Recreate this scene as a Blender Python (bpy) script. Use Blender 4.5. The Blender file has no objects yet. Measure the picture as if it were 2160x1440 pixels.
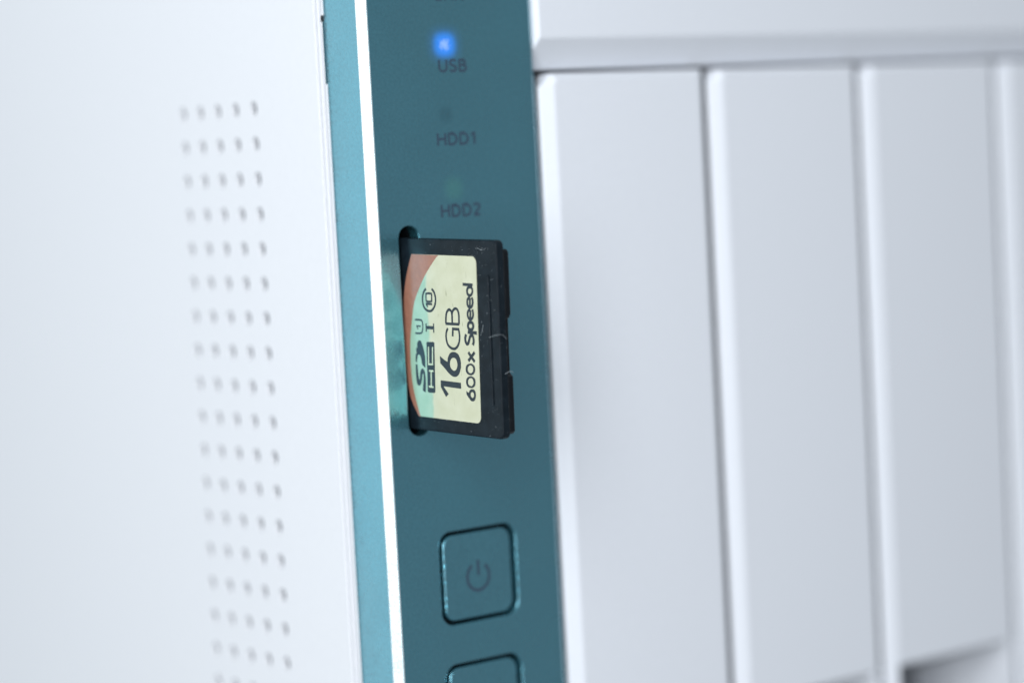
import bpy, bmesh, math, random
from mathutils import Vector, Matrix

sc = bpy.context.scene
col = sc.collection
random.seed(4)
ZB = 112.0            # the enclosure stands on z = 0; modelling coordinates (mm) have z = 0 at the middle of the card slot
MM = 0.001

def W(x, y, z):
    return Vector((x * MM, y * MM, (z + ZB) * MM))

# ------------------------------------------------------------------ camera
cam = bpy.data.cameras.new('camera')
cam_o = bpy.data.objects.new('camera', cam)
col.objects.link(cam_o)
sc.camera = cam_o
cam.sensor_width = 36.0
cam.lens = 89.52
cam.clip_start = 0.01
cam.clip_end = 50.0
RR = Matrix(((0.77576, 0.62501, 0.08694), (-0.62881, 0.77721, 0.02350), (-0.05288, -0.07290, 0.99594)))
right, fwd, upv = (Vector([RR[r][c] for r in range(3)]).normalized() for c in range(3))
m = Matrix((right, upv, -fwd)).transposed().to_4x4()
m.translation = W(-191.46, -256.43, 21.81)
cam_o.matrix_world = m
cam.dof.use_dof = True
cam.dof.focus_distance = 0.3125
cam.dof.aperture_fstop = 7.3
cam.dof.aperture_blades = 9

# ------------------------------------------------------------------ world, lamps, exposure
world = bpy.data.worlds.new('World')
sc.world = world
world.use_nodes = True
bg = world.node_tree.nodes['Background']
bg.inputs['Color'].default_value = (0.80, 0.885, 0.97, 1)
bg.inputs['Strength'].default_value = 0.25
sc.view_settings.view_transform = 'Standard'
sc.view_settings.look = 'None'
sc.view_settings.exposure = 0.0
sc.view_settings.gamma = 1.0
sc.cycles.max_bounces = 8
sc.cycles.use_denoising = True

def area(name, loc, target, size, power, color):
    L = bpy.data.lights.new(name, 'AREA')
    L.shape = 'RECTANGLE'
    L.size, L.size_y = size
    L.energy = power
    L.color = color
    o = bpy.data.objects.new(name, L)
    col.objects.link(o)
    o.location = loc
    o.rotation_euler = (Vector(target) - Vector(loc)).to_track_quat('-Z', 'Y').to_euler()
    return o

area('key_window_light', (-0.39, -0.36, 0.26), (0, 0, 0.11), (0.30, 0.52), 4.9, (0.95, 0.98, 1.0))
area('rear_window_light', (-0.75, 0.58, 0.22), (0, 0.03, 0.11), (0.95, 0.95), 2.3, (0.80, 0.95, 1.0))

# ------------------------------------------------------------------ materials
def mat(name):
    M = bpy.data.materials.new(name)
    M.use_nodes = True
    nt = M.node_tree
    return M, nt, nt.nodes['Principled BSDF']

def add(nt, typ, **kw):
    n = nt.nodes.new(typ)
    for k, v in kw.items():
        setattr(n, k, v)
    return n

def flakes(nt, b, scale, amt):
    """tiny metal flakes: every cell turns the normal a little"""
    tc = add(nt, 'ShaderNodeTexCoord')
    vo = add(nt, 'ShaderNodeTexVoronoi')
    vo.inputs['Scale'].default_value = scale
    nt.links.new(tc.outputs['Object'], vo.inputs['Vector'])
    sub = add(nt, 'ShaderNodeVectorMath', operation='SUBTRACT')
    sub.inputs[1].default_value = (.5, .5, .5)
    nt.links.new(vo.outputs['Color'], sub.inputs[0])
    sca = add(nt, 'ShaderNodeVectorMath', operation='SCALE')
    sca.inputs['Scale'].default_value = amt
    nt.links.new(sub.outputs[0], sca.inputs[0])
    geo = add(nt, 'ShaderNodeNewGeometry')
    ad = add(nt, 'ShaderNodeVectorMath', operation='ADD')
    nt.links.new(geo.outputs['Normal'], ad.inputs[0])
    nt.links.new(sca.outputs[0], ad.inputs[1])
    no = add(nt, 'ShaderNodeVectorMath', operation='NORMALIZE')
    nt.links.new(ad.outputs[0], no.inputs[0])
    nt.links.new(no.outputs[0], b.inputs['Normal'])

def ramp_color(nt, b, scale, c0, c1, lo=.35, hi=.65, detail=4, inp='Base Color', stretch=(1, 1, 1)):
    tc = add(nt, 'ShaderNodeTexCoord')
    mp = add(nt, 'ShaderNodeMapping')
    mp.inputs['Scale'].default_value = stretch
    nt.links.new(tc.outputs['Object'], mp.inputs['Vector'])
    ns = add(nt, 'ShaderNodeTexNoise')
    ns.inputs['Scale'].default_value = scale
    ns.inputs['Detail'].default_value = detail
    nt.links.new(mp.outputs[0], ns.inputs['Vector'])
    r = add(nt, 'ShaderNodeValToRGB')
    r.color_ramp.elements[0].position = lo
    r.color_ramp.elements[1].position = hi
    r.color_ramp.elements[0].color = (*c0, 1)
    r.color_ramp.elements[1].color = (*c1, 1)
    nt.links.new(ns.outputs['Fac'], r.inputs['Fac'])
    nt.links.new(r.outputs['Color'], b.inputs[inp])
    return r

def teal():
    M, nt, b = mat('teal_metallic_paint')
    ramp_color(nt, b, 2600, (.098, .385, .495), (.120, .440, .560))
    b.inputs['Metallic'].default_value = .90
    b.inputs['Roughness'].default_value = .24
    b.inputs['Coat Weight'].default_value = 1.0
    b.inputs['Coat IOR'].default_value = 2.0
    ramp_color(nt, b, 130, (.17, .17, .17), (.30, .30, .30), .3, .7, 5, inp='Coat Roughness')
    ramp_color(nt, b, 95, (.22, .22, .22), (.33, .33, .33), .35, .65, 4, inp='Roughness')
    b.inputs['Coat Roughness'].default_value = .2
    flakes(nt, b, 5200, .12)
    return M

def bright():
    M, nt, b = mat('bright_cut_metal')
    ramp_color(nt, b, 3500, (.52, .63, .67), (.65, .74, .77))
    b.inputs['Metallic'].default_value = .35
    b.inputs['Roughness'].default_value = .42
    flakes(nt, b, 7000, .15)
    return M

def white(name, c=(.80, .82, .86), rough=.45):
    M, nt, b = mat(name)
    ramp_color(nt, b, 900, tuple(v * .985 for v in c), c)
    b.inputs['Roughness'].default_value = rough
    tc = add(nt, 'ShaderNodeTexCoord')
    ns = add(nt, 'ShaderNodeTexNoise')
    ns.inputs['Scale'].default_value = 4000
    nt.links.new(tc.outputs['Object'], ns.inputs['Vector'])
    bp = add(nt, 'ShaderNodeBump')
    bp.inputs['Distance'].default_value = 0.00001
    bp.inputs['Strength'].default_value = .4
    nt.links.new(ns.outputs['Fac'], bp.inputs['Height'])
    nt.links.new(bp.outputs[0], b.inputs['Normal'])
    return M

def plain(name, c, rough=.5, metal=0., spec=.5):
    M, nt, b = mat(name)
    ramp_color(nt, b, 1500, tuple(v * .88 for v in c), c)
    b.inputs['Roughness'].default_value = rough
    b.inputs['Metallic'].default_value = metal
    b.inputs['Specular IOR Level'].default_value = spec
    return M

def card_plastic():
    M, nt, b = mat('black_card_plastic')
    ramp_color(nt, b, 700, (.005, .009, .013), (.009, .015, .021))
    r = ramp_color(nt, b, 260, (.30, .30, .30), (.52, .52, .52), inp='Roughness', stretch=(1, .25, 1))
    b.inputs['Specular IOR Level'].default_value = .16
    tc = add(nt, 'ShaderNodeTexCoord')
    ns = add(nt, 'ShaderNodeTexNoise')
    ns.inputs['Scale'].default_value = 5000
    nt.links.new(tc.outputs['Object'], ns.inputs['Vector'])
    bp = add(nt, 'ShaderNodeBump')
    bp.inputs['Distance'].default_value = 0.00002
    bp.inputs['Strength'].default_value = .5
    nt.links.new(ns.outputs['Fac'], bp.inputs['Height'])
    nt.links.new(bp.outputs[0], b.inputs['Normal'])
    return M

def sticker():
    """cream print that turns mint towards the slot along a slightly wavy border, with fine wear"""
    M, nt, b = mat('sticker_print')
    tc = add(nt, 'ShaderNodeTexCoord')
    sp = add(nt, 'ShaderNodeSeparateXYZ')
    nt.links.new(tc.outputs['Object'], sp.inputs[0])
    # border: s = 4.2 - .035*(z)  ->  s + .035 z - 4.2, s = -y (in mm)
    a = add(nt, 'ShaderNodeMath', operation='MULTIPLY'); a.inputs[1].default_value = -1000.0
    nt.links.new(sp.outputs['Y'], a.inputs[0])
    z = add(nt, 'ShaderNodeMath', operation='MULTIPLY_ADD'); z.inputs[1].default_value = 25.0
    nt.links.new(sp.outputs['Z'], z.inputs[0]); nt.links.new(a.outputs[0], z.inputs[2])
    ns = add(nt, 'ShaderNodeTexNoise'); ns.inputs['Scale'].default_value = 320; ns.inputs['Detail'].default_value = 2
    nt.links.new(tc.outputs['Object'], ns.inputs['Vector'])
    w = add(nt, 'ShaderNodeMath', operation='MULTIPLY_ADD'); w.inputs[1].default_value = .9
    nt.links.new(ns.outputs['Fac'], w.inputs[0]); nt.links.new(z.outputs[0], w.inputs[2])
    mr = add(nt, 'ShaderNodeMapRange', interpolation_type='SMOOTHSTEP')
    mr.inputs['From Min'].default_value = 4.35
    mr.inputs['From Max'].default_value = 4.95
    nt.links.new(w.outputs[0], mr.inputs['Value'])
    n2 = add(nt, 'ShaderNodeTexNoise'); n2.inputs['Scale'].default_value = 500; n2.inputs['Detail'].default_value = 6
    nt.links.new(tc.outputs['Object'], n2.inputs['Vector'])
    rm = add(nt, 'ShaderNodeValToRGB')
    rm.color_ramp.elements[0].color = (.28, .45, .33, 1); rm.color_ramp.elements[0].position = .3
    rm.color_ramp.elements[1].color = (.34, .50, .385, 1); rm.color_ramp.elements[1].position = .7
    rc = add(nt, 'ShaderNodeValToRGB')
    rc.color_ramp.elements[0].color = (.50, .51, .355, 1); rc.color_ramp.elements[0].position = .3
    rc.color_ramp.elements[1].color = (.56, .57, .425, 1); rc.color_ramp.elements[1].position = .7
    nt.links.new(n2.outputs['Fac'], rm.inputs[0]); nt.links.new(n2.outputs['Fac'], rc.inputs[0])
    mx = add(nt, 'ShaderNodeMix', data_type='RGBA')
    nt.links.new(mr.outputs[0], mx.inputs[0]); nt.links.new(rm.outputs[0], mx.inputs[6]); nt.links.new(rc.outputs[0], mx.inputs[7])
    # scuffs: thin dark scratches
    mp = add(nt, 'ShaderNodeMapping'); mp.inputs['Scale'].default_value = (1, 1.0, .22); mp.inputs['Rotation'].default_value = (.5, 0, 0)
    nt.links.new(tc.outputs['Object'], mp.inputs[0])
    n3 = add(nt, 'ShaderNodeTexNoise'); n3.inputs['Scale'].default_value = 2600; n3.inputs['Detail'].default_value = 3
    nt.links.new(mp.outputs[0], n3.inputs['Vector'])
    r3 = add(nt, 'ShaderNodeValToRGB')
    r3.color_ramp.elements[0].position = .69; r3.color_ramp.elements[0].color = (1, 1, 1, 1)
    r3.color_ramp.elements[1].position = .76; r3.color_ramp.elements[1].color = (.55, .55, .48, 1)
    nt.links.new(n3.outputs['Fac'], r3.inputs[0])
    mu = add(nt, 'ShaderNodeMix', data_type='RGBA', blend_type='MULTIPLY'); mu.inputs[0].default_value = 1
    nt.links.new(mx.outputs[2], mu.inputs[6]); nt.links.new(r3.outputs[0], mu.inputs[7])
    nt.links.new(mu.outputs[2], b.inputs['Base Color'])
    b.inputs['Roughness'].default_value = .31
    return M

def glow(name, color, strength, rx, rz, soft, core=None, darken=0.0):
    """a lamp under the paint: light falls off around it, the paint shows through"""
    M = bpy.data.materials.new(name); M.use_nodes = True
    nt = M.node_tree
    for n in list(nt.nodes):
        if n.type != 'OUTPUT_MATERIAL': nt.nodes.remove(n)
    out = nt.nodes['Material Output']
    tc = add(nt, 'ShaderNodeTexCoord')
    mp = add(nt, 'ShaderNodeMapping'); mp.inputs['Scale'].default_value = (1000 / rx, 0, 1000 / rz)
    nt.links.new(tc.outputs['Object'], mp.inputs[0])
    sp = add(nt, 'ShaderNodeSeparateXYZ'); nt.links.new(mp.outputs[0], sp.inputs[0])
    def p4(o):
        a = add(nt, 'ShaderNodeMath', operation='ABSOLUTE'); nt.links.new(o, a.inputs[0])
        q = add(nt, 'ShaderNodeMath', operation='POWER'); q.inputs[1].default_value = 2.5
        nt.links.new(a.outputs[0], q.inputs[0]); return q.outputs[0]
    s = add(nt, 'ShaderNodeMath', operation='ADD')
    nt.links.new(p4(sp.outputs['X']), s.inputs[0]); nt.links.new(p4(sp.outputs['Z']), s.inputs[1])
    d = add(nt, 'ShaderNodeMath', operation='POWER'); d.inputs[1].default_value = 1 / 2.5
    nt.links.new(s.outputs[0], d.inputs[0])
    f = add(nt, 'ShaderNodeMapRange', interpolation_type='SMOOTHERSTEP')
    f.inputs['From Min'].default_value = 1 + soft; f.inputs['From Max'].default_value = 1 - soft
    f.inputs['To Min'].default_value = 0; f.inputs['To Max'].default_value = 1
    nt.links.new(d.outputs[0], f.inputs['Value'])
    h = add(nt, 'ShaderNodeMapRange', interpolation_type='SMOOTHERSTEP')
    h.inputs['From Min'].default_value = 2.3; h.inputs['From Max'].default_value = .6
    nt.links.new(d.outputs[0], h.inputs['Value'])
    hm = add(nt, 'ShaderNodeMath', operation='MULTIPLY_ADD'); hm.inputs[1].default_value = .2 if core else 0.0
    nt.links.new(h.outputs[0], hm.inputs[0]); nt.links.new(f.outputs[0], hm.inputs[2])
    em = add(nt, 'ShaderNodeEmission'); em.inputs['Color'].default_value = (*color, 1)
    if core:
        n = add(nt, 'ShaderNodeTexNoise'); n.inputs['Scale'].default_value = 2400
        nt.links.new(tc.outputs['Object'], n.inputs['Vector'])
        ad = add(nt, 'ShaderNodeMath', operation='MULTIPLY_ADD'); ad.inputs[1].default_value = .9
        nt.links.new(n.outputs['Fac'], ad.inputs[0]); nt.links.new(d.outputs[0], ad.inputs[2])
        k = add(nt, 'ShaderNodeMapRange', interpolation_type='SMOOTHSTEP')
        k.inputs['From Min'].default_value = 1.1; k.inputs['From Max'].default_value = .6
        nt.links.new(ad.outputs[0], k.inputs['Value'])
        cm = add(nt, 'ShaderNodeMix', data_type='RGBA')
        cm.inputs[6].default_value = (*color, 1); cm.inputs[7].default_value = (*core, 1)
        nt.links.new(k.outputs[0], cm.inputs[0]); nt.links.new(cm.outputs[2], em.inputs['Color'])
    st = add(nt, 'ShaderNodeMath', operation='MULTIPLY'); st.inputs[1].default_value = strength
    nt.links.new(hm.outputs[0], st.inputs[0]); nt.links.new(st.outputs[0], em.inputs['Strength'])
    tr = add(nt, 'ShaderNodeBsdfTransparent')
    df = add(nt, 'ShaderNodeBsdfDiffuse'); df.inputs['Color'].default_value = (.03, .06, .09, 1)
    m1 = add(nt, 'ShaderNodeMixShader'); dk = add(nt, 'ShaderNodeMath', operation='MULTIPLY'); dk.inputs[1].default_value = darken
    nt.links.new(f.outputs[0], dk.inputs[0]); nt.links.new(dk.outputs[0], m1.inputs[0])
    nt.links.new(tr.outputs[0], m1.inputs[1]); nt.links.new(df.outputs[0], m1.inputs[2])
    ad = add(nt, 'ShaderNodeAddShader')
    nt.links.new(m1.outputs[0], ad.inputs[0]); nt.links.new(em.outputs[0], ad.inputs[1])
    nt.links.new(ad.outputs[0], out.inputs['Surface'])
    return M

M_TEAL = teal()
M_BRIGHT = bright()
M_SIDE = white('white_side_plastic', (.715, .725, .76), .55)
M_TRAY = white('white_tray_plastic', (.72, .745, .80), .38)
M_DARK = plain('dark_gap_backing', (.02, .025, .032), .6)
M_SLOT = plain('slot_liner_plastic', (.008, .012, .016), .5)
M_INK = plain('panel_ink', (.034, .064, .100), .5)
M_RECESS = plain('recess_shade_grey', (.20, .21, .23), .6)
M_CARD = card_plastic()
M_STICK = sticker()
M_SLIT = plain('slit_shade_teal', (.010, .075, .105), .6)
M_VENT = plain('vent_shade_blue', (.018, .034, .058), .6)
M_CARDB = plain('deep_black_plastic', (.0035, .005, .007), .4, spec=.3)
M_ORANGE = plain('orange_print', (.34, .155, .105), .36)
M_PRINT = plain('dark_print', (.014, .024, .034), .45)
M_PALE = plain('pale_print', (.56, .68, .50), .45)
M_DUST = plain('pale_dust', (.55, .62, .66), .8)

# ------------------------------------------------------------------ mesh helpers (all in millimetres)
def link(name, me, m_, parent, loc=None):
    o = bpy.data.objects.new(name, me)
    col.objects.link(o)
    if m_ is not None:
        me.materials.append(m_)
    o.parent = parent
    if loc is not None:
        o.location = loc
    return o

def raw(name, verts, faces, m_, parent, off=(0, 0, ZB), smooth=False, bevel=0):
    """verts in mm; off lifts modelling z to the parent's frame"""
    me = bpy.data.meshes.new(name)
    me.from_pydata([((v[0] + off[0]) * MM, (v[1] + off[1]) * MM, (v[2] + off[2]) * MM) for v in verts], [], faces)
    bm = bmesh.new(); bm.from_mesh(me)
    bmesh.ops.recalc_face_normals(bm, faces=bm.faces)
    if bevel:
        bmesh.ops.bevel(bm, geom=[e for e in bm.edges if e.calc_face_angle(0) > .3], offset=bevel * MM, segments=3, profile=.5, affect='EDGES')
    bm.to_mesh(me); bm.free()
    if smooth:
        for p in me.polygons: p.use_smooth = True
    return link(name, me, m_, parent)

def box(name, a, b, m_, parent, off=(0, 0, ZB), bevel=0):
    x0, y0, z0 = a; x1, y1, z1 = b
    v = [(x0, y0, z0), (x1, y0, z0), (x1, y1, z0), (x0, y1, z0), (x0, y0, z1), (x1, y0, z1), (x1, y1, z1), (x0, y1, z1)]
    f = [(0, 1, 2, 3), (4, 5, 6, 7), (0, 1, 5, 4), (1, 2, 6, 5), (2, 3, 7, 6), (3, 0, 4, 7)]
    return raw(name, v, f, m_, parent, off, bevel=bevel)

def rrect(x0, z0, x1, z1, r, n=6):
    pts = []
    for cx, cz, a0 in ((x1 - r, z1 - r, 0), (x0 + r, z1 - r, 90), (x0 + r, z0 + r, 180), (x1 - r, z0 + r, 270)):
        for i in range(n + 1):
            a = math.radians(a0 + 90 * i / n)
            pts.append((cx + r * math.cos(a), cz + r * math.sin(a)))
    return pts

def circle(cx, cz, r, n=20, rz=None):
    return [(cx + r * math.cos(2 * math.pi * i / n), cz + (rz or r) * math.sin(2 * math.pi * i / n)) for i in range(n)]

def plate_mesh(name, loops, thick, bevel, bres=2):
    """outline with holes, extruded and edge-rounded; lies in local XY, thickness along Z, centred"""
    cu = bpy.data.curves.new(name, 'CURVE')
    cu.dimensions = '2D'; cu.fill_mode = 'BOTH'
    for lp in loops:
        s = cu.splines.new('POLY'); s.points.add(len(lp) - 1)
        for p, q in zip(s.points, lp): p.co = (q[0] * MM, q[1] * MM, 0, 1)
        s.use_cyclic_u = True
    cu.extrude = (thick / 2 - bevel) * MM
    cu.bevel_depth = bevel * MM; cu.bevel_resolution = bres
    cu.offset = -bevel * MM
    o = bpy.data.objects.new(name, cu); col.objects.link(o)
    dg = bpy.context.evaluated_depsgraph_get()
    me = bpy.data.meshes.new_from_object(o.evaluated_get(dg))
    bpy.data.objects.remove(o); bpy.data.curves.remove(cu)
    me.name = name
    return me

FRONT = Matrix(((1, 0, 0, 0), (0, 0, -1, 0), (0, 1, 0, 0), (0, 0, 0, 1)))      # local x->x, y->z, z->-y
SIDE = Matrix(((0, 0, -1, 0), (1, 0, 0, 0), (0, 1, 0, 0), (0, 0, 0, 1)))       # local x->y, y->z, z->-x
CARDM = Matrix(((0, 0, -1, 0), (-1, 0, 0, 0), (0, 1, 0, 0), (0, 0, 0, 1)))     # local x(s)->-y, y->z, z->-x

def plate(name, loops, thick, bevel, m_, parent, M4, shift, bres=2, off=(0, 0, ZB)):
    me = plate_mesh(name, loops, thick, bevel, bres)
    for ma in list(me.materials): me.materials.pop()
    T = Matrix.Translation(((shift[0] + off[0]) * MM, (shift[1] + off[1]) * MM, (shift[2] + off[2]) * MM))
    me.transform(T @ M4)
    bm = bmesh.new(); bm.from_mesh(me)
    bmesh.ops.remove_doubles(bm, verts=bm.verts, dist=1e-7)
    bmesh.ops.recalc_face_normals(bm, faces=bm.faces)
    bm.to_mesh(me); bm.free()
    me.polygons.foreach_set('use_smooth', [False] * len(me.polygons))
    return link(name, me, m_, parent)

# flat print: strokes and filled outlines laid 0.02 mm and more above a surface
def strokes(lines, width, lift0=0.0):
    """lines: polylines in the print's own 2D; returns verts (u, v, lift) and faces, joints mitred"""
    V, F = [], []
    for li, ln in enumerate(lines):
        w = width
        if ln and isinstance(ln[0], (int, float)):
            w, ln = ln[0], ln[1]
        P = [Vector(p) for p in ln]
        closed = (P[0] - P[-1]).length < 1e-4
        if closed: P = P[:-1]
        n = len(P); base = len(V); lift = lift0 + .0015 * li
        for i in range(n):
            a = P[i - 1] if (i > 0 or closed) else None
            b = P[(i + 1) % n] if (i < n - 1 or closed) else None
            d1 = (P[i] - a).normalized() if a is not None else None
            d2 = (b - P[i]).normalized() if b is not None else None
            if d1 is None: d1 = d2
            if d2 is None: d2 = d1
            t = d1 + d2
            t = t.normalized() if t.length > 1e-6 else d1
            nrm = Vector((-t.y, t.x)); k = max(.55, abs(nrm.dot(Vector((-d1.y, d1.x)))))
            q = nrm * (w / 2 / k)
            V.append((P[i].x + q.x, P[i].y + q.y, lift)); V.append((P[i].x - q.x, P[i].y - q.y, lift))
        for i in range(n if closed else n - 1):
            j = (i + 1) % n
            F.append((base + 2 * i, base + 2 * i + 1, base + 2 * j + 1, base + 2 * j))
    return V, F

def smooth_line(P, k=4):
    """Catmull-Rom through the points, so hand-set curves bend evenly"""
    closed = (Vector(P[0]) - Vector(P[-1])).length < 1e-4
    Q = [Vector(p) for p in (P[:-1] if closed else P)]
    n = len(Q); out = []
    for i in range(n if closed else n - 1):
        p0 = Q[(i - 1) % n] if (closed or i > 0) else Q[0]
        p1 = Q[i]; p2 = Q[(i + 1) % n]
        p3 = Q[(i + 2) % n] if (closed or i + 2 < n) else Q[-1]
        for j in range(k):
            t = j / k
            out.append(tuple(.5 * ((2 * p1) + (-p0 + p2) * t + (2 * p0 - 5 * p1 + 4 * p2 - p3) * t * t + (-p0 + 3 * p1 - 3 * p2 + p3) * t ** 3)))
    out.append(out[0] if closed else tuple(Q[-1]))
    return out

def filled(loops):
    """flat filled outline with holes -> verts, faces in 2D"""
    cu = bpy.data.curves.new('fill', 'CURVE'); cu.dimensions = '2D'; cu.fill_mode = 'BOTH'
    for lp in loops:
        s = cu.splines.new('POLY'); s.points.add(len(lp) - 1)
        for p, q in zip(s.points, lp): p.co = (q[0], q[1], 0, 1)
        s.use_cyclic_u = True
    o = bpy.data.objects.new('fill', cu); col.objects.link(o)
    me = bpy.data.meshes.new_from_object(o.evaluated_get(bpy.context.evaluated_depsgraph_get()))
    V = [tuple(v.co[:2]) for v in me.vertices]; F = [tuple(p.vertices) for p in me.polygons]
    bpy.data.objects.remove(o); bpy.data.curves.remove(cu); bpy.data.meshes.remove(me)
    return V, F

def print_mesh(name, V, F, m_, parent, mapf, off):
    return raw(name, [mapf(*v) for v in V], F, m_, parent, off)

# print outlines of the card in its own plane: (distance out of the slot, height), mm
T = {}
T['edge']=[(-0.47,12.17),(18.14,12.11),(17.19,-11.79),(1.8,-11.95)]
T['label_box']=[(1.17,10.19),(14.26,10.15),(13.88,-10.18),(1.73,-10.1)]
T['orange_in']=[(6.73,10.29),(4.15,7.95),(2.44,5.83),(1.33,4.02),(0.67,1.61),(0.2,-0.79),(0.09,-3.79),(0.4,-6.47),(1.05,-8.52),(1.72,-10.15)]
T['orange_out']=[(1.17,10.19),(-0.0,7.55),(-0.67,5.14),(-0.99,2.74),(-1.11,0.34),(-1.08,-2.05),(-0.8,-5.04),(-0.11,-8.0),(1.33,-10.12)]
T['mint_out']=[(3.7,7.05),(3.97,5.29),(4.1,2.93),(4.33,0.58),(4.16,-1.79),(4.2,-4.16),(4.33,-6.53),(4.38,-10.09)]
T['ridge']=[(16.5,7.8),(16.34,-7.81)]
T['one']=[(6.15,-5.33),(10.23,-5.41),(10.25,-6.15),(6.71,-6.06),(7.67,-6.95),(7.12,-7.37),(6.15,-6.18)]
T['six']=[(6.2,-2.3),(6.61,-2.52),(7.19,-2.79),(7.71,-2.98),(7.74,-2.69),(7.84,-2.4),(8.11,-2.02),(8.41,-1.8),(8.79,-1.69),(9.19,-1.67),(9.52,-1.73),(9.9,-1.89),(10.17,-2.2),(10.34,-2.6),(10.4,-3.04),(10.36,-3.45),(10.2,-3.95),(9.98,-4.32),(9.63,-4.6),(9.18,-4.75),(8.66,-4.72),(8.21,-4.55),(7.76,-4.29),(7.12,-3.81),(6.24,-3.22)]
T['six_hole']=[(8.94,-2.4),(9.34,-2.47),(9.58,-2.76),(9.68,-3.16),(9.59,-3.57),(9.31,-3.9),(8.93,-4.0),(8.58,-3.87),(8.29,-3.6),(8.19,-3.24),(8.29,-2.83),(8.54,-2.53)]
T['G']=[(8.04,1.2),(7.77,0.79),(7.64,0.38),(7.64,-0.03),(7.75,-0.51),(8.01,-0.91),(8.46,-1.17),(8.98,-1.29),(9.44,-1.22),(9.86,-0.94),(10.14,-0.56),(10.31,-0.07),(10.34,0.42),(10.3,0.82),(10.19,1.16),(9.6,1.16),(9.06,1.17),(8.95,0.24)]
T['B1']=[(7.62,1.76),(9.02,1.77),(10.37,1.78)]
T['B2']=[(7.7,1.77),(7.75,2.42),(7.87,2.99),(8.1,3.33),(8.44,3.52),(8.76,3.42),(8.94,3.16),(9.01,2.71),(8.98,1.77)]
T['B3']=[(9.0,2.96),(9.15,3.33),(9.43,3.58),(9.77,3.7),(10.09,3.58),(10.3,3.25),(10.38,2.77),(10.33,1.78)]
T['s6']=[(11.25,-6.34),(11.59,-6.5),(11.69,-6.57),(11.88,-6.29),(12.11,-6.13),(12.44,-6.06),(12.76,-6.09),(12.98,-6.23),(13.11,-6.53),(13.11,-6.89),(12.98,-7.26),(12.76,-7.48),(12.4,-7.56),(12.08,-7.5),(11.71,-7.2),(11.26,-6.79)]
T['s6h']=[(12.45,-6.42),(12.64,-6.51),(12.74,-6.75),(12.66,-7.0),(12.46,-7.12),(12.24,-7.05),(12.1,-6.85),(12.14,-6.59),(12.28,-6.46)]
T['z1']=[(12.25,-4.48),(12.73,-4.55),(13.08,-4.79),(13.15,-5.19),(13.02,-5.6),(12.64,-5.87),(12.19,-5.94),(11.69,-5.88),(11.36,-5.62),(11.26,-5.26),(11.4,-4.83),(11.75,-4.59)]
T['z1h']=[(12.24,-4.72),(12.52,-4.77),(12.7,-4.98),(12.74,-5.22),(12.64,-5.48),(12.4,-5.67),(12.18,-5.7),(11.94,-5.64),(11.73,-5.48),(11.67,-5.22),(11.77,-4.97),(11.97,-4.79)]
T['z2']=[(12.28,-2.92),(12.74,-2.98),(13.09,-3.22),(13.19,-3.6),(13.06,-4.0),(12.71,-4.28),(12.22,-4.38),(11.74,-4.3),(11.39,-4.06),(11.29,-3.7),(11.42,-3.27),(11.8,-3.02)]
T['z2h']=[(12.26,-3.16),(12.54,-3.21),(12.73,-3.4),(12.78,-3.64),(12.68,-3.9),(12.44,-4.08),(12.22,-4.12),(11.98,-4.07),(11.77,-3.9),(11.7,-3.66),(11.79,-3.41),(12.0,-3.23)]
T['x1']=[(11.95,-1.57),(13.16,-2.69)]
T['x2']=[(11.9,-2.64),(13.21,-1.51)]
T['S']=[(11.66,0.62),(11.52,0.31),(11.46,-0.01),(11.53,-0.33),(11.72,-0.54),(11.94,-0.52),(12.12,-0.31),(12.24,-0.02),(12.4,0.31),(12.6,0.5),(12.86,0.52),(13.04,0.3),(13.11,-0.06),(13.07,-0.34),(12.92,-0.66)]
T['p1']=[(12.01,0.9),(13.8,0.86)]
T['p2']=[(12.67,2.13),(12.96,2.06),(13.13,1.87),(13.13,1.59),(12.98,1.34),(12.67,1.21),(12.35,1.25),(12.14,1.45),(12.12,1.75),(12.24,1.97),(12.45,2.1),(12.67,2.13)]
T['e1']=[(12.6,2.43),(12.7,3.62),(12.44,3.61),(12.21,3.4),(12.12,3.12),(12.17,2.79),(12.35,2.56),(12.63,2.47),(12.93,2.58),(13.14,2.83),(13.21,3.16),(13.16,3.48),(13.06,3.71)]
T['e2']=[(12.62,3.9),(12.72,5.1),(12.47,5.08),(12.23,4.89),(12.14,4.56),(12.18,4.24),(12.36,4.01),(12.64,3.92),(12.95,4.03),(13.14,4.28),(13.22,4.6),(13.17,4.92),(13.07,5.17)]
T['d1']=[(11.38,6.71),(13.35,6.68)]
T['d2']=[(12.75,6.43),(13.05,6.36),(13.23,6.16),(13.24,5.88),(13.1,5.6),(12.82,5.4),(12.49,5.42),(12.26,5.61),(12.2,5.91),(12.3,6.2),(12.49,6.36),(12.75,6.43)]
T['hc_box']=[(3.67,-0.67),(4.99,-0.62),(5.19,-0.73),(5.0,-6.83),(4.8,-7.0),(3.58,-7.02),(3.4,-6.84),(3.55,-0.79)]
T['H1']=[(4.29,-4.36),(4.2,-6.25)]
T['H2']=[(3.87,-4.28),(4.75,-4.26)]
T['H3']=[(3.69,-6.25),(4.63,-6.28)]
T['C']=[(3.95,-1.29),(3.83,-3.46),(4.63,-3.45),(4.78,-1.27)]
T['Dpoly']=[(2.15,-0.55),(2.44,-0.66),(2.66,-1.02),(2.9,-1.54),(3.04,-2.03),(3.15,-2.52),(3.17,-3.18),(3.12,-3.91),(2.88,-3.86),(2.59,-3.67),(2.44,-3.47),(2.39,-3.06),(2.27,-2.69),(2.09,-2.43),(1.92,-2.35),(1.72,-2.43),(1.51,-2.34),(1.39,-2.03),(1.36,-1.66),(1.63,-1.37),(1.6,-1.03),(1.8,-0.69)]
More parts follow.
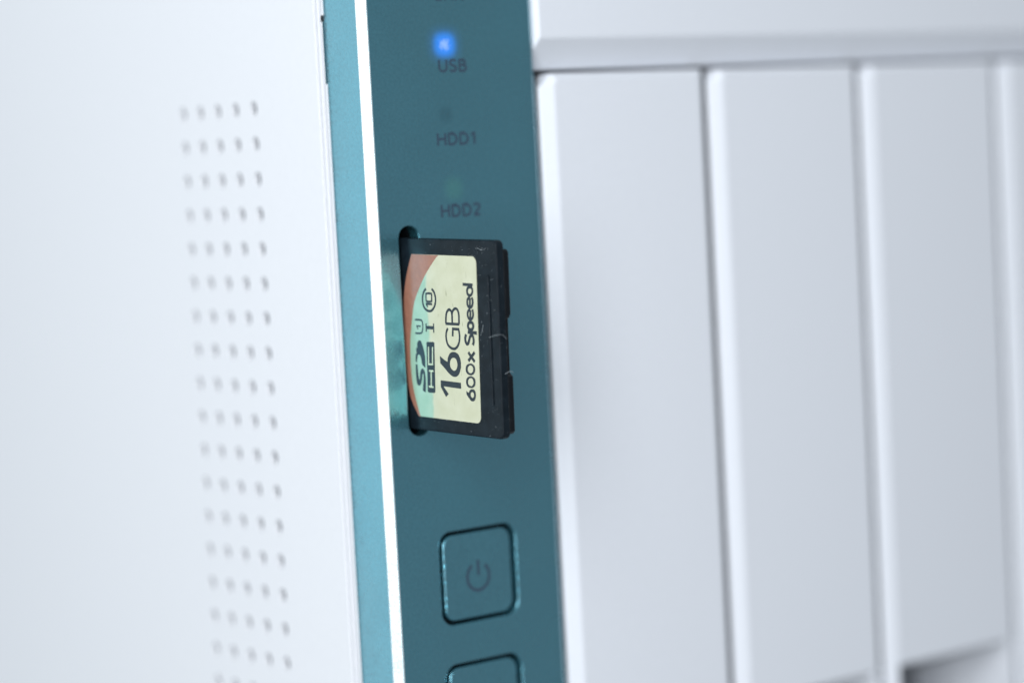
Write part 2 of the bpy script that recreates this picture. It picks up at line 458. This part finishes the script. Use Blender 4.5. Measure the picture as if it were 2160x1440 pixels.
T['Dsmall']=[(1.28,-2.24),(1.48,-2.32),(1.64,-2.45),(1.58,-2.81),(1.45,-3.1),(1.49,-3.31),(1.21,-3.3),(1.18,-2.87)]
T['Spoly']=[(1.14,-3.6),(1.5,-3.62),(1.56,-4.34),(1.61,-4.92),(1.71,-5.33),(1.8,-5.61),(1.91,-5.23),(1.98,-4.73),(2.09,-4.39),(2.28,-4.15),(2.55,-4.05),(2.83,-4.19),(3.03,-4.55),(3.11,-5.16),(3.1,-6.07),(3.01,-7.0),(2.66,-6.97),(2.4,-6.82),(2.52,-6.11),(2.66,-5.44),(2.67,-4.86),(2.58,-4.63),(2.43,-4.96),(2.33,-5.46),(2.11,-6.01),(1.86,-6.23),(1.59,-6.29),(1.3,-6.1),(1.17,-5.61),(1.11,-4.7)]
T['U']=[(1.34,2.0),(2.36,2.01),(2.73,1.94),(2.91,1.7),(2.93,1.24),(2.87,0.75),(2.68,0.45),(2.31,0.33),(1.33,0.3)]
T['U1a']=[(1.59,1.23),(2.51,1.23)]
T['U1b']=[(1.66,1.21),(1.97,0.81)]
T['Ibody']=[(3.63,1.12),(5.21,1.13)]
T['Is1']=[(3.65,1.64),(3.62,0.58)]
T['Is2']=[(5.18,1.67),(5.15,0.52)]
T['c10']=[(3.92,5.94),(3.49,5.6),(3.21,5.12),(3.12,4.58),(3.18,4.05),(3.44,3.57),(3.94,3.26),(4.45,3.18),(4.95,3.29),(5.42,3.68),(5.7,4.18),(5.79,4.71),(5.69,5.28),(5.45,5.68),(5.07,5.96)]
T['n0']=[(3.95,5.35),(4.89,5.38),(5.02,5.22),(5.0,4.6),(4.89,4.4),(4.01,4.37),(3.85,4.57),(3.86,5.14),(3.95,5.35)]
T['n1a']=[(3.78,4.07),(5.05,4.07)]
T['n1b']=[(3.83,4.05),(4.13,3.67)]
T['fib1']=[(16.04,0.46),(16.87,0.67),(17.61,0.87),(18.44,1.02)]
T['fib2']=[(17.67,0.36),(18.32,0.56)]
# ================================================================== the storage box
def props(o, label=None, cat=None, group=None, kind=None):
    if label: o['label'] = label
    if cat: o['category'] = cat
    if group: o['group'] = group
    if kind: o['kind'] = kind

nas = bpy.data.objects.new('network_storage_box', None)
col.objects.link(nas)
props(nas, 'white network storage box with teal metallic front strip, lit blue lamp and drive trays', 'storage box')

TOP, BOT = 74.0, -110.0
SX = -6.5

# teal front plate with the card slot and the two button wells cut through it
def stadium(cx, z0, z1, r, n=10):
    pts = [(cx + r * math.cos(math.pi * i / n), z1 - r + r * math.sin(math.pi * i / n)) for i in range(n + 1)]
    pts += [(cx + r * math.cos(math.pi + math.pi * i / n), z0 + r + r * math.sin(math.pi + math.pi * i / n)) for i in range(n + 1)]
    return pts

wells = [(1.15, -37.55, 13.55, -25.6), (1.15, -54.6, 13.55, -42.65)]
loops = [[(-5.7, BOT), (20.0, BOT), (20.0, TOP), (-5.7, TOP)], stadium(-0.87, -12.75, 13.6, 1.5)]
loops += [rrect(*w_, 1.9, 8) for w_ in wells]
plate('front_plate', loops, 2.0, .30, M_TEAL, nas, FRONT, (0, 1.0, 0), 3)

# rounded right-hand edge of the strip
def sweep(name, prof, z0, z1, m_, parent, smooth=True, cap=False):
    V = [(x, y, z) for z in (z0, z1) for x, y in prof]; n = len(prof)
    F = [(i, i + 1, n + i + 1, n + i) for i in range(n - 1)]
    if cap: F += [(n - 1, 0, n, 2 * n - 1), tuple(range(n)), tuple(range(n, 2 * n))]
    return raw(name, V, F, m_, parent, smooth=smooth)
prof = [(19.6, -.003)]
for i in range(0, 9):
    a = math.radians(90 - 80 * i / 8)
    prof.append((19.9 + 1.35 * math.cos(a), .95 - .95 * math.sin(a)))
prof += [(21.3, 2.4), (21.2, 9)]
sweep('rolled_edge', prof, BOT, TOP, M_TEAL, nas)
# bright chamfer and the flank behind it
sweep('chamfer_edge', [(-5.38, -.004), (-5.56, -.004), (-6.51, .82), (-6.51, 1.2), (-5.38, 1.2)], BOT, TOP, M_BRIGHT, nas, smooth=False, cap=True)
fl = [(-6.505, 0.84)]
for y, x in ((1.6, -6.53), (2.6, -6.56), (3.6, -6.58), (4.6, -6.595), (5.6, -6.60), (6.4, -6.595), (7.0, -6.585), (7.6, -6.565), (7.78, -6.52), (7.84, -6.42)):
    fl.append((x, y))
fl += [(-5.7, 7.85), (-5.2, 7.85)]
sweep('side_flank', fl, BOT, TOP, M_TEAL, nas)

# button caps with their symbols
PW = None
for k, (x0, z0, x1, z1) in enumerate(wells):
    c_ = plate('power_button' if k == 0 else 'copy_button', [rrect(x0 + .66, z0 + .46, x1 - .7, z1 - .46, 1.6, 8)], 2.2, .28, M_TEAL, nas, FRONT, (0, 1.28, 0), 3)
    box('button_well', (x0 - .6, 2.3, z0 - .6), (x1 + .6, 2.6, z1 + .6), M_SLOT, nas)
    cx, cz = 7.3, (z0 + z1) / 2 - .3
    if k == 0:
        arc = [(cx + 1.78 * math.cos(math.radians(a)), cz + 1.78 * math.sin(math.radians(a))) for a in range(122, 419, 9)]
        V, F = strokes([arc, [(cx + .06, cz + 2.15), (cx + .06, cz + .15)]], .42)
        print_mesh('power_symbol', V, F, M_INK, c_, lambda u, v, l: (u, .165 - l, v), (0, 0, ZB))

# ink lettering under the lamps
def arcp(cx, cz, rx, rz, a0, a1, n=10):
    return [(cx + rx * math.cos(math.radians(a0 + (a1 - a0) * i / n)), cz + rz * math.sin(math.radians(a0 + (a1 - a0) * i / n))) for i in range(n + 1)]
GL = {
 'U': (.78, [[(.08, 1), (.08, .35)] + arcp(.39, .33, .31, .27, 180, 360)[1:] + [(.70, 1)]]),
 'S': (.66, [smooth_line([(.58, .88), (.42, .94), (.22, .93), (.09, .80), (.12, .62), (.33, .52), (.53, .40), (.57, .22), (.44, .08), (.22, .06), (.05, .14)])]),
 'B': (.70, [[(.08, 0), (.08, 1)], [(.08, .94), (.36, .94)] + arcp(.36, .74, .2, .20, 90, -90) + [(.08, .54)], [(.08, .53), (.38, .53)] + arcp(.38, .30, .24, .24, 90, -90) + [(.08, .06)]]),
 'H': (.78, [[(.08, 0), (.08, 1)], [(.70, 0), (.70, 1)], [(.08, .52), (.70, .52)]]),
 'D': (.80, [[(.08, 0), (.08, 1)], [(.08, .94), (.32, .94)] + arcp(.32, .5, .40, .44, 90, -90) + [(.08, .06)]]),
 '1': (.50, [[(.32, 0), (.32, 1)], [(.33, .97), (.08, .76)]]),
 '2': (.66, [smooth_line([(.07, .82), (.20, .93), (.40, .93), (.54, .78), (.50, .58), (.32, .36), (.08, .07)]), [(.05, .06), (.60, .06)]]),
 'L': (.62, [[(.08, 1), (.08, .06)], [(.0, .06), (.55, .06)]]),
 'A': (.80, [[(.04, 0), (.40, 1)], [(.40, 1), (.76, 0)], [(.17, .34), (.63, .34)]]),
 'N': (.82, [[(.08, 0), (.08, 1)], [(.08, 1), (.74, 0)], [(.74, 0), (.74, 1)]]),
}
def lettering(text, x0, x1, zb, zt, w):
    tot = sum(GL[c][0] + .14 for c in text) - .14
    lines = []; u = 0; h = zt - zb; kx = (x1 - x0) / tot
    for c in text:
        adv, ls = GL[c]
        for l in ls: lines.append([(x0 + (u + p[0]) * kx, zb + p[1] * h) for p in l])
        u += adv + .14
    V, F = strokes(lines, w)
    o = print_mesh('lettering', V, F, M_INK, nas, lambda u_, v, l: (u_, -.012 - l, v), (0, 0, ZB))
lettering('LAN', 5.35, 9.85, 41.7, 43.25, .33)
lettering('USB', 5.2, 9.75, 32.68, 34.25, .33)
lettering('HDD1', 4.35, 10.7, 23.46, 25.0, .33)
lettering('HDD2', 4.35, 10.8, 14.36, 15.95, .33)

def lamp(name, cx, cz, r, m_):
    V = [(0, 0, 0)] + [(r * math.cos(2 * math.pi * i / 40), 0, r * math.sin(2 * math.pi * i / 40)) for i in range(40)]
    F = [(0, 1 + i, 1 + (i + 1) % 40) for i in range(40)]
    o = raw(name, V, F, m_, nas, (0, 0, 0))
    o.location = (cx * MM, -.006 * MM, (cz + ZB) * MM)
    return o
lamp('indicator_lamp', 6.35, 36.1, 4.6, glow('blue_lamp', (.0, .085, .42), .95, 1.58, 1.42, .55, core=(.17, .22, .72))).__setitem__('label', 'lit blue USB lamp')
lamp('indicator_lamp', 5.95, 27.3, 2.6, glow('dark_lamp', (.0, .0, .0), 0.0, 1.0, 1.0, .6, darken=.10))['label'] = 'unlit HDD1 lamp'
lamp('indicator_lamp', 6.6, 17.9, 2.6, glow('green_lamp', (.06, .22, .05), 0.09, 1.3, 1.3, .8))['label'] = 'faint green HDD2 lamp'

# dark lining behind the slot
bl = []
x0, x1, y0, y1, z0, z1 = -2.9, 1.2, 2.02, 13.4, -13.3, 14.2
box('slot_liner', (x0 - .8, y0, z0), (x0, y1, z1), M_SLOT, nas)
box('slot_liner', (x1, y0, z0), (x1 + .8, y1, z1), M_SLOT, nas)
box('slot_liner', (x0 - .8, y0, z1), (x1 + .8, y1, z1 + .8), M_SLOT, nas)
box('slot_liner', (x0 - .8, y0, z0 - .8), (x1 + .8, y1, z0), M_SLOT, nas)

# white trims between flank and side panel; the first one has a narrow latch notch
def prism_trim(name, ya, yb, xa, xb, notch=None):
    """leaning strip; where there is a notch its front edge stands back and leaves a slit, filled dark"""
    segs = [(BOT, TOP, 0.0)] if not notch else [(BOT, notch[0], 0.0), (notch[0], notch[1], .30), (notch[1], notch[1] + .8, .62), (notch[1] + .8, TOP, 0.0)]
    V, F = [], []
    for z0, z1, d in segs:
        y = ya + d
        pr = [(xa + .06, y), (xa, y + .07), (xb, yb - .1), (xb + .1, yb), (-5.92, yb), (-5.92, y)]
        b_ = len(V)
        V += [(p[0], p[1], z) for z in (z0, z1) for p in pr]
        F += [(b_ + i, b_ + (i + 1) % 6, b_ + 6 + (i + 1) % 6, b_ + 6 + i) for i in range(6)] + [tuple(b_ + i for i in range(6)), tuple(b_ + 6 + i for i in range(6))]
    raw(name, V, F, M_SIDE, nas)
prism_trim('side_trim', 7.92, 8.90, -6.57, -6.34, (31.9, 39.7))
prism_trim('side_trim', 9.05, 9.83, -6.52, -6.34)
box('slit_shade', (-6.50, 7.9, 31.9), (-5.93, 8.22, 39.7), M_SLIT, nas)  # dark box filling the notch, its colour stands in for the slit's shade
box('slit_shade', (-6.50, 7.9, 39.71), (-5.93, 8.53, 40.5), M_SLOT, nas)  # same shade painted black at the notch's wider top end
box('seam_lining', (-5.9, 7.9, BOT), (-5.25, 10.4, TOP), M_DARK, nas)

# side panel with the vent holes cut through
HY, HP, HZ, HQ = 25.0, 4.37, 29.55, -4.600
loops = [rrect(9.98, BOT, 205, TOP, .3, 2)]
for r in range(20):
    for k in range(5):
        loops.append(circle(HY + k * HP, HZ + r * HQ, .72, 16, 1.02))
plate('side_panel', loops, .7, .06, M_SIDE, nas, SIDE, (SX + .35, 0, 0), 2)
box('vent_shade_backing', (-5.6, 20, BOT + 4), (-5.2, 48, TOP - 4), M_VENT, nas)  # dark sheet behind the holes, their shade put into its colour
prof = [(-6.5 + .35, 9.97), (-6.5 + .12, 10.05), (-6.5 + .02, 10.3), (-6.507, 10.7), (-6.52, 11.1), (-6.515, 11.6), (-6.504, 12.3)]
box('inner_light_block', (-4.9, 24.5, BOT + 3), (145, 198, TOP - 3), M_DARK, nas)  # unseen dark block, put in to stop light through the gaps
for (a, b, nm) in (((-6.1, 10, TOP), (151, 205, TOP + 1.5), 'top_cover'), ((-6.1, 2, BOT - 2), (151, 205, BOT), 'base_plate'), ((-6.1, 205, BOT), (151, 207, TOP), 'back_panel'), ((149.8, 10, BOT), (151, 205, TOP), 'far_side_panel')):
    box(nm, a, b, M_SIDE, nas, bevel=.4)

# top rail above the trays: face, mitred left bevel, deep lower chamfer
ZR = 36.75
V = [(22.0, 0, ZR), (146, 0, ZR), (146, 0, TOP), (22.0, 0, TOP),            # 0-3 face
     (21.4, 1.15, 34.95), (21.4, 1.15, TOP),                                   # 4,5 left bevel outer
     (21.4, 2.6, 32.72), (146, 2.6, 32.72),                                    # 6,7 chamfer foot
     (21.4, 12, 32.72), (146, 12, 32.72), (21.4, 12, TOP), (146, 12, TOP)]
F = [(0, 1, 2, 3), (4, 0, 3, 5), (6, 7, 1, 0, 4), (6, 8, 9, 7), (6, 4, 5, 10, 8), (7, 9, 11, 2, 1), (3, 2, 11, 10, 5), (8, 10, 11, 9)]
raw('top_rail', V, F, M_TRAY, nas, bevel=.22)
box('front_post', (146.2, 0, BOT), (151, 9.9, TOP), M_TRAY, nas, bevel=.5)
box('front_post', (22.5, 1, BOT), (146, 12, -97), M_TRAY, nas, bevel=.5).name = 'bottom_rail'

# four drive trays
PITCH = 30.38
def tray(k):
    X = 21.5 + k * PITCH
    f0, f1, zt, zb = X + 2.65, X + 28.75, 31.45, -95.0
    rz1, rz0 = -56.6, -80.0           # finger scoop: deep under its top edge, runs out to the face below
    c0, c1, dep = f0 + .35, f1 - .55, 20.0
    o0, o1, ot = X + .65, X + 29.6, 32.2
    V = []
    def v(x, y, z): V.append((x, y, z)); return len(V) - 1
    # face outline (y = 0) with cut upper left corner
    a = [v(f0, 0, zb), v(f1, 0, zb), v(f1, 0, zt), v(f0 + .5, 0, zt), v(f0, 0, zt - .5)]
    b = [v(o0, .9, zb - .8), v(o1, .55, zb - .8), v(o1, .55, ot), v(o0 + 2.1, .9, ot), v(o0, .9, ot - 1.9)]
    c = [v(o0 + .1, 1.5, zb - .8), v(o1 - .1, 1.5, zb - .8), v(o1 - .1, 3.5, ot - .1), v(o0 + 2.1, 3.5, ot - .1), v(o0 + .1, 1.5, ot - 1.9)]
    r = [v(c0, 0, rz0), v(c1, 0, rz0), v(c1, 0, rz1), v(c0, 0, rz1)]
    F = []
    for i in range(5):
        j = (i + 1) % 5
        F.append((a[i], a[j], b[j], b[i])); F.append((b[i], b[j], c[j], c[i]))
    # face round the scoop
    F += [(a[0], a[1], r[1], r[0]), (a[1], a[2], r[2], r[1]), (a[2], a[3], a[4], r[3], r[2]), (a[4], a[0], r[0], r[3])]
    # right and left walls of the pull recess belong to the white front
    w = [v(c1, dep, rz1 - 6.6), v(c1, dep, rz0), v(c0, dep, rz1 - 6.6), v(c0, dep, rz0)]
    F += [(r[2], r[1], w[1], w[0]), (r[3], r[0], w[3], w[2])]
    me = bpy.data.meshes.new('drive_tray')
    me.from_pydata([(x * MM, y * MM, (z + ZB) * MM) for x, y, z in V], [], F)
    bm = bmesh.new(); bm.from_mesh(me)
    bmesh.ops.recalc_face_normals(bm, faces=bm.faces)
    ed = [e for e in bm.edges if len(e.link_faces) == 2 and e.calc_face_angle(0) > .15]
    bmesh.ops.bevel(bm, geom=ed, offset=.18 * MM, segments=2, profile=.5, affect='EDGES', clamp_overlap=True)
    bm.to_mesh(me); bm.free()
    t = link('drive_tray', me, M_TRAY, nas)
    # grey overhanging roof, back and floor of the recess, shade put into the grey
    raw('pull_recess', [(c0, .25, rz1), (c1, .25, rz1), (c1, dep, rz1 - 6.6), (c0, dep, rz1 - 6.6), (c1, dep, rz0), (c0, dep, rz0), (c1, .25, rz0), (c0, .25, rz0)],
        [(0, 1, 2, 3), (3, 2, 4, 5), (5, 4, 6, 7)], M_RECESS, t)
    return t
for k in range(4): tray(k)

# ================================================================== the memory card
card = bpy.data.objects.new('memory_card', None)
col.objects.link(card)
card.location = (0, 0, ZB * MM)
card.rotation_euler = (math.radians(1.3), 0, 0)
props(card, 'black 16GB memory card with cream and orange sticker standing out of the slot', 'memory card')
O0 = (0, 0, 0)
SE = 18.05
A_ = rrect(-11.5, -11.87, SE, 12.15, .75, 6)
plate('card_shell', [A_, rrect(16.26, -7.85, 16.58, 7.85, .15, 3)], 1.22, .2, M_CARD, card, CARDM, (-1.7 + .61, 0, 0), 3, off=O0)
Bk = [(-11.5, -11.35), (17.55, -11.35), (17.9, -11.0), (17.9, -4.35), (17.6, -4.15), (17.35, -3.95), (17.35, 2.55), (17.6, 2.72), (17.85, 3.1), (17.9, 3.3), (17.9, 10.65), (17.55, 11.0), (-11.5, 11.0)]
plate('card_back', [Bk], .84, .12, M_CARDB, card, CARDM, (-.47 + .42, 0, 0), 2, off=O0)

XL = -1.7
def cm(u, v, l=0.0): return (XL - .03 - l, -u, v)
# sticker: rounded outer corners, inner edge follows the orange arc
oo = smooth_line(T['orange_out'], 3)
lab = [(13.35, 10.16)] + [(13.35 + .8 * math.sin(math.radians(a)), 9.36 + .8 * math.cos(math.radians(a))) for a in (22, 45, 68, 90)]
lab += [(13.90 + .0, -9.4)] + [(13.10 + .8 * math.cos(math.radians(a)), -9.4 - .8 * math.sin(math.radians(a))) for a in (22, 45, 68, 90)]
lab += [(q[0], q[1]) for q in reversed(oo)]
st = plate('sticker', [lab], .04, .008, M_STICK, card, CARDM, (XL - .012, 0, 0), 1, off=O0)
ori = smooth_line(T['orange_in'], 4)
ori = [(a, min(b, 10.14)) for a, b in ori]
og = [(q[0], q[1]) for q in oo] + [(q[0], q[1]) for q in reversed(ori)]
V, F = filled([og])
print_mesh('orange_band', [(a, b, .006) for a, b in V], F, M_ORANGE, st, cm, O0)
def fill_part(name, loops, lift, m_):
    V, F = filled(loops)
    return print_mesh(name, [(a, b, lift) for a, b in V], F, m_, st, cm, O0)
def stroke_part(name, lines, w, lift, m_):
    V, F = strokes(lines, w, lift)
    return print_mesh(name, V, F, m_, st, cm, O0)
sm = smooth_line
cl = lambda P: sm(P + [P[0]], 3)[:-1]
# large capacity figure
digits = [fill_part('lettering', [T['one']], .012, M_PRINT), fill_part('lettering', [T['six'][:3] + sm(T['six'][3:-1], 3) + T['six'][-1:], cl(T['six_hole'])], .0125, M_PRINT)]
stroke_part('lettering', [sm(T['G'][:14], 3) + T['G'][14:], T['B1'], sm(T['B2'][:8], 3) + [T['B2'][8]], sm(T['B3'][:7], 3) + [T['B3'][7]]], .34, .012, M_PRINT)
# speed line
for nm in (('s6', 's6h'), ('z1', 'z1h'), ('z2', 'z2h')):
    fill_part('lettering', [cl(T[nm[0]]) if nm[0] != 's6' else T['s6'][:3] + sm(T['s6'][3:-1], 3) + T['s6'][-1:], cl(T[nm[1]])], .012, M_PRINT)
def e_(P): return P[:2] + sm(P[2:], 3)
stroke_part('lettering', [T['x1'], T['x2'], sm(T['S'], 3), T['p1'], sm(T['p2'], 3)], .42, .012, M_PRINT)
stroke_part('lettering', [sm(T['e1'][1:], 3), [T['e1'][0], T['e1'][1]], sm(T['e2'][1:], 3), [T['e2'][0], T['e2'][1]], T['d1'], sm(T['d2'], 3)], .37, .012, M_PRINT)
# card standard marks
fill_part('standard_mark', [T['hc_box']], .012, M_PRINT)
stroke_part('standard_mark', [T['H1'], T['H2'], T['H3'], T['C']], .20, .018, M_PALE)
fill_part('standard_mark', [cl(T['Dpoly'])], .012, M_PRINT)
fill_part('standard_mark', [cl(T['Dsmall'])], .012, M_PRINT)
fill_part('standard_mark', [T['Spoly']], .012, M_PRINT)
stroke_part('standard_mark', [sm(T['U'], 3), (.2, T['U1a']), (.18, T['U1b'])], .24, .012, M_PRINT)
stroke_part('standard_mark', [(.42, T['Ibody']), (.24, T['Is1']), (.24, T['Is2'])], .3, .012, M_PRINT)
stroke_part('standard_mark', [sm(T['c10'], 3), (.26, sm(T['n0'], 3)), (.28, T['n1a']), (.22, T['n1b'])], .32, .012, M_PRINT)

# lint on the card and dust
def fibre(label, pts, r):
    """a thin bent hair as a five-sided tube, pts in the card's frame (mm)"""
    P = [Vector(p) for p in pts]
    S = [Vector((*a,)) for a in P]
    V, F = [], []
    for i, p in enumerate(S):
        t = (S[min(i + 1, len(S) - 1)] - S[max(i - 1, 0)]).normalized()
        n1 = t.orthogonal().normalized(); n2 = t.cross(n1)
        for k in range(5):
            a = 2 * math.pi * k / 5
            V.append(tuple(p + (n1 * math.cos(a) + n2 * math.sin(a)) * r))
    for i in range(len(S) - 1):
        for k in range(5):
            F.append((5 * i + k, 5 * i + (k + 1) % 5, 5 * i + 5 + (k + 1) % 5, 5 * i + 5 + k))
    F += [tuple(range(5)), tuple(range(5 * len(S) - 5, 5 * len(S)))]
    Rm = Matrix.Rotation(math.radians(1.3), 3, 'X')
    V = [tuple(Rm @ Vector(q)) for q in V]
    o = raw('lint_fibre', V, F, M_DUST, None, (0, 0, ZB))
    props(o, label, 'fibre', 'lint fibres on the memory card')
fibre('pale lint fibre bent across the rim halfway up the card end', [(-1.78, -16.2, .45), (-1.82, -16.9, .62), (-1.8, -17.6, .78), (-1.7, -18.2, .86), (-1.3, -18.25, .8), (-.9, -18.15, .5), (-.6, -18.1, .25)], .015)
fibre('short pale lint fibre at the lower notch of the card end', [(-1.1, -18.15, -3.95), (-.6, -18.12, -3.75), (-.1, -18.1, -3.72), (.3, -18.0, -3.9)], .015)
fibre('curled faint lint fibre on the black rim above the sticker', [(-1.74, -14.2, 11.2), (-1.76, -14.9, 11.1), (-1.77, -15.5, 10.9), (-1.76, -16.1, 11.15)], .012)
fibre('tiny slanted lint fibre beside the sticker edge', [(-1.74, -14.5, .6), (-1.75, -14.9, 1.2), (-1.75, -15.1, 1.9)], .012)

V, F = [], []
def speck(p, r):
    b = len(V)
    for q in ((1, 0, 0), (-.5, .8, 0), (-.5, -.8, 0), (0, 0, .9), (0, 0, -.7)):
        j = [random.uniform(.6, 1.3) for _ in range(3)]
        V.append((p[0] + q[0] * r * j[0], p[1] + q[1] * r * j[1], p[2] + q[2] * r * j[2]))
    F.extend([(b, b + 1, b + 3), (b + 1, b + 2, b + 3), (b + 2, b, b + 3), (b + 1, b, b + 4), (b + 2, b + 1, b + 4), (b, b + 2, b + 4)])
Rm = Matrix.Rotation(math.radians(1.3), 3, 'X')
for i in range(270):
    t = random.random()
    if t < .45: p = (XL - .01, -random.uniform(14.2, 17.7), random.uniform(-11.6, 11.9))
    elif t < .6: p = (XL - .01, -random.uniform(0, 16), random.choice((random.uniform(10.4, 11.9), random.uniform(-11.7, -10.4))))
    elif t < .8: p = (random.uniform(-1.5, .3), -18.07, random.uniform(-11, 11))
    else: p = (XL - .05, -random.uniform(1.5, 14), random.choice((10.2, -10.2)) + random.uniform(-.12, .12))
    speck(Rm @ Vector(p), random.choice((.012, .016, .02, .02, .028, .05)) * random.uniform(.7, 1.2))
du = raw('dust', V, F, M_DUST, None, (0, 0, ZB))
props(du, 'fine pale dust specks scattered on the black card plastic', 'dust', kind='stuff')
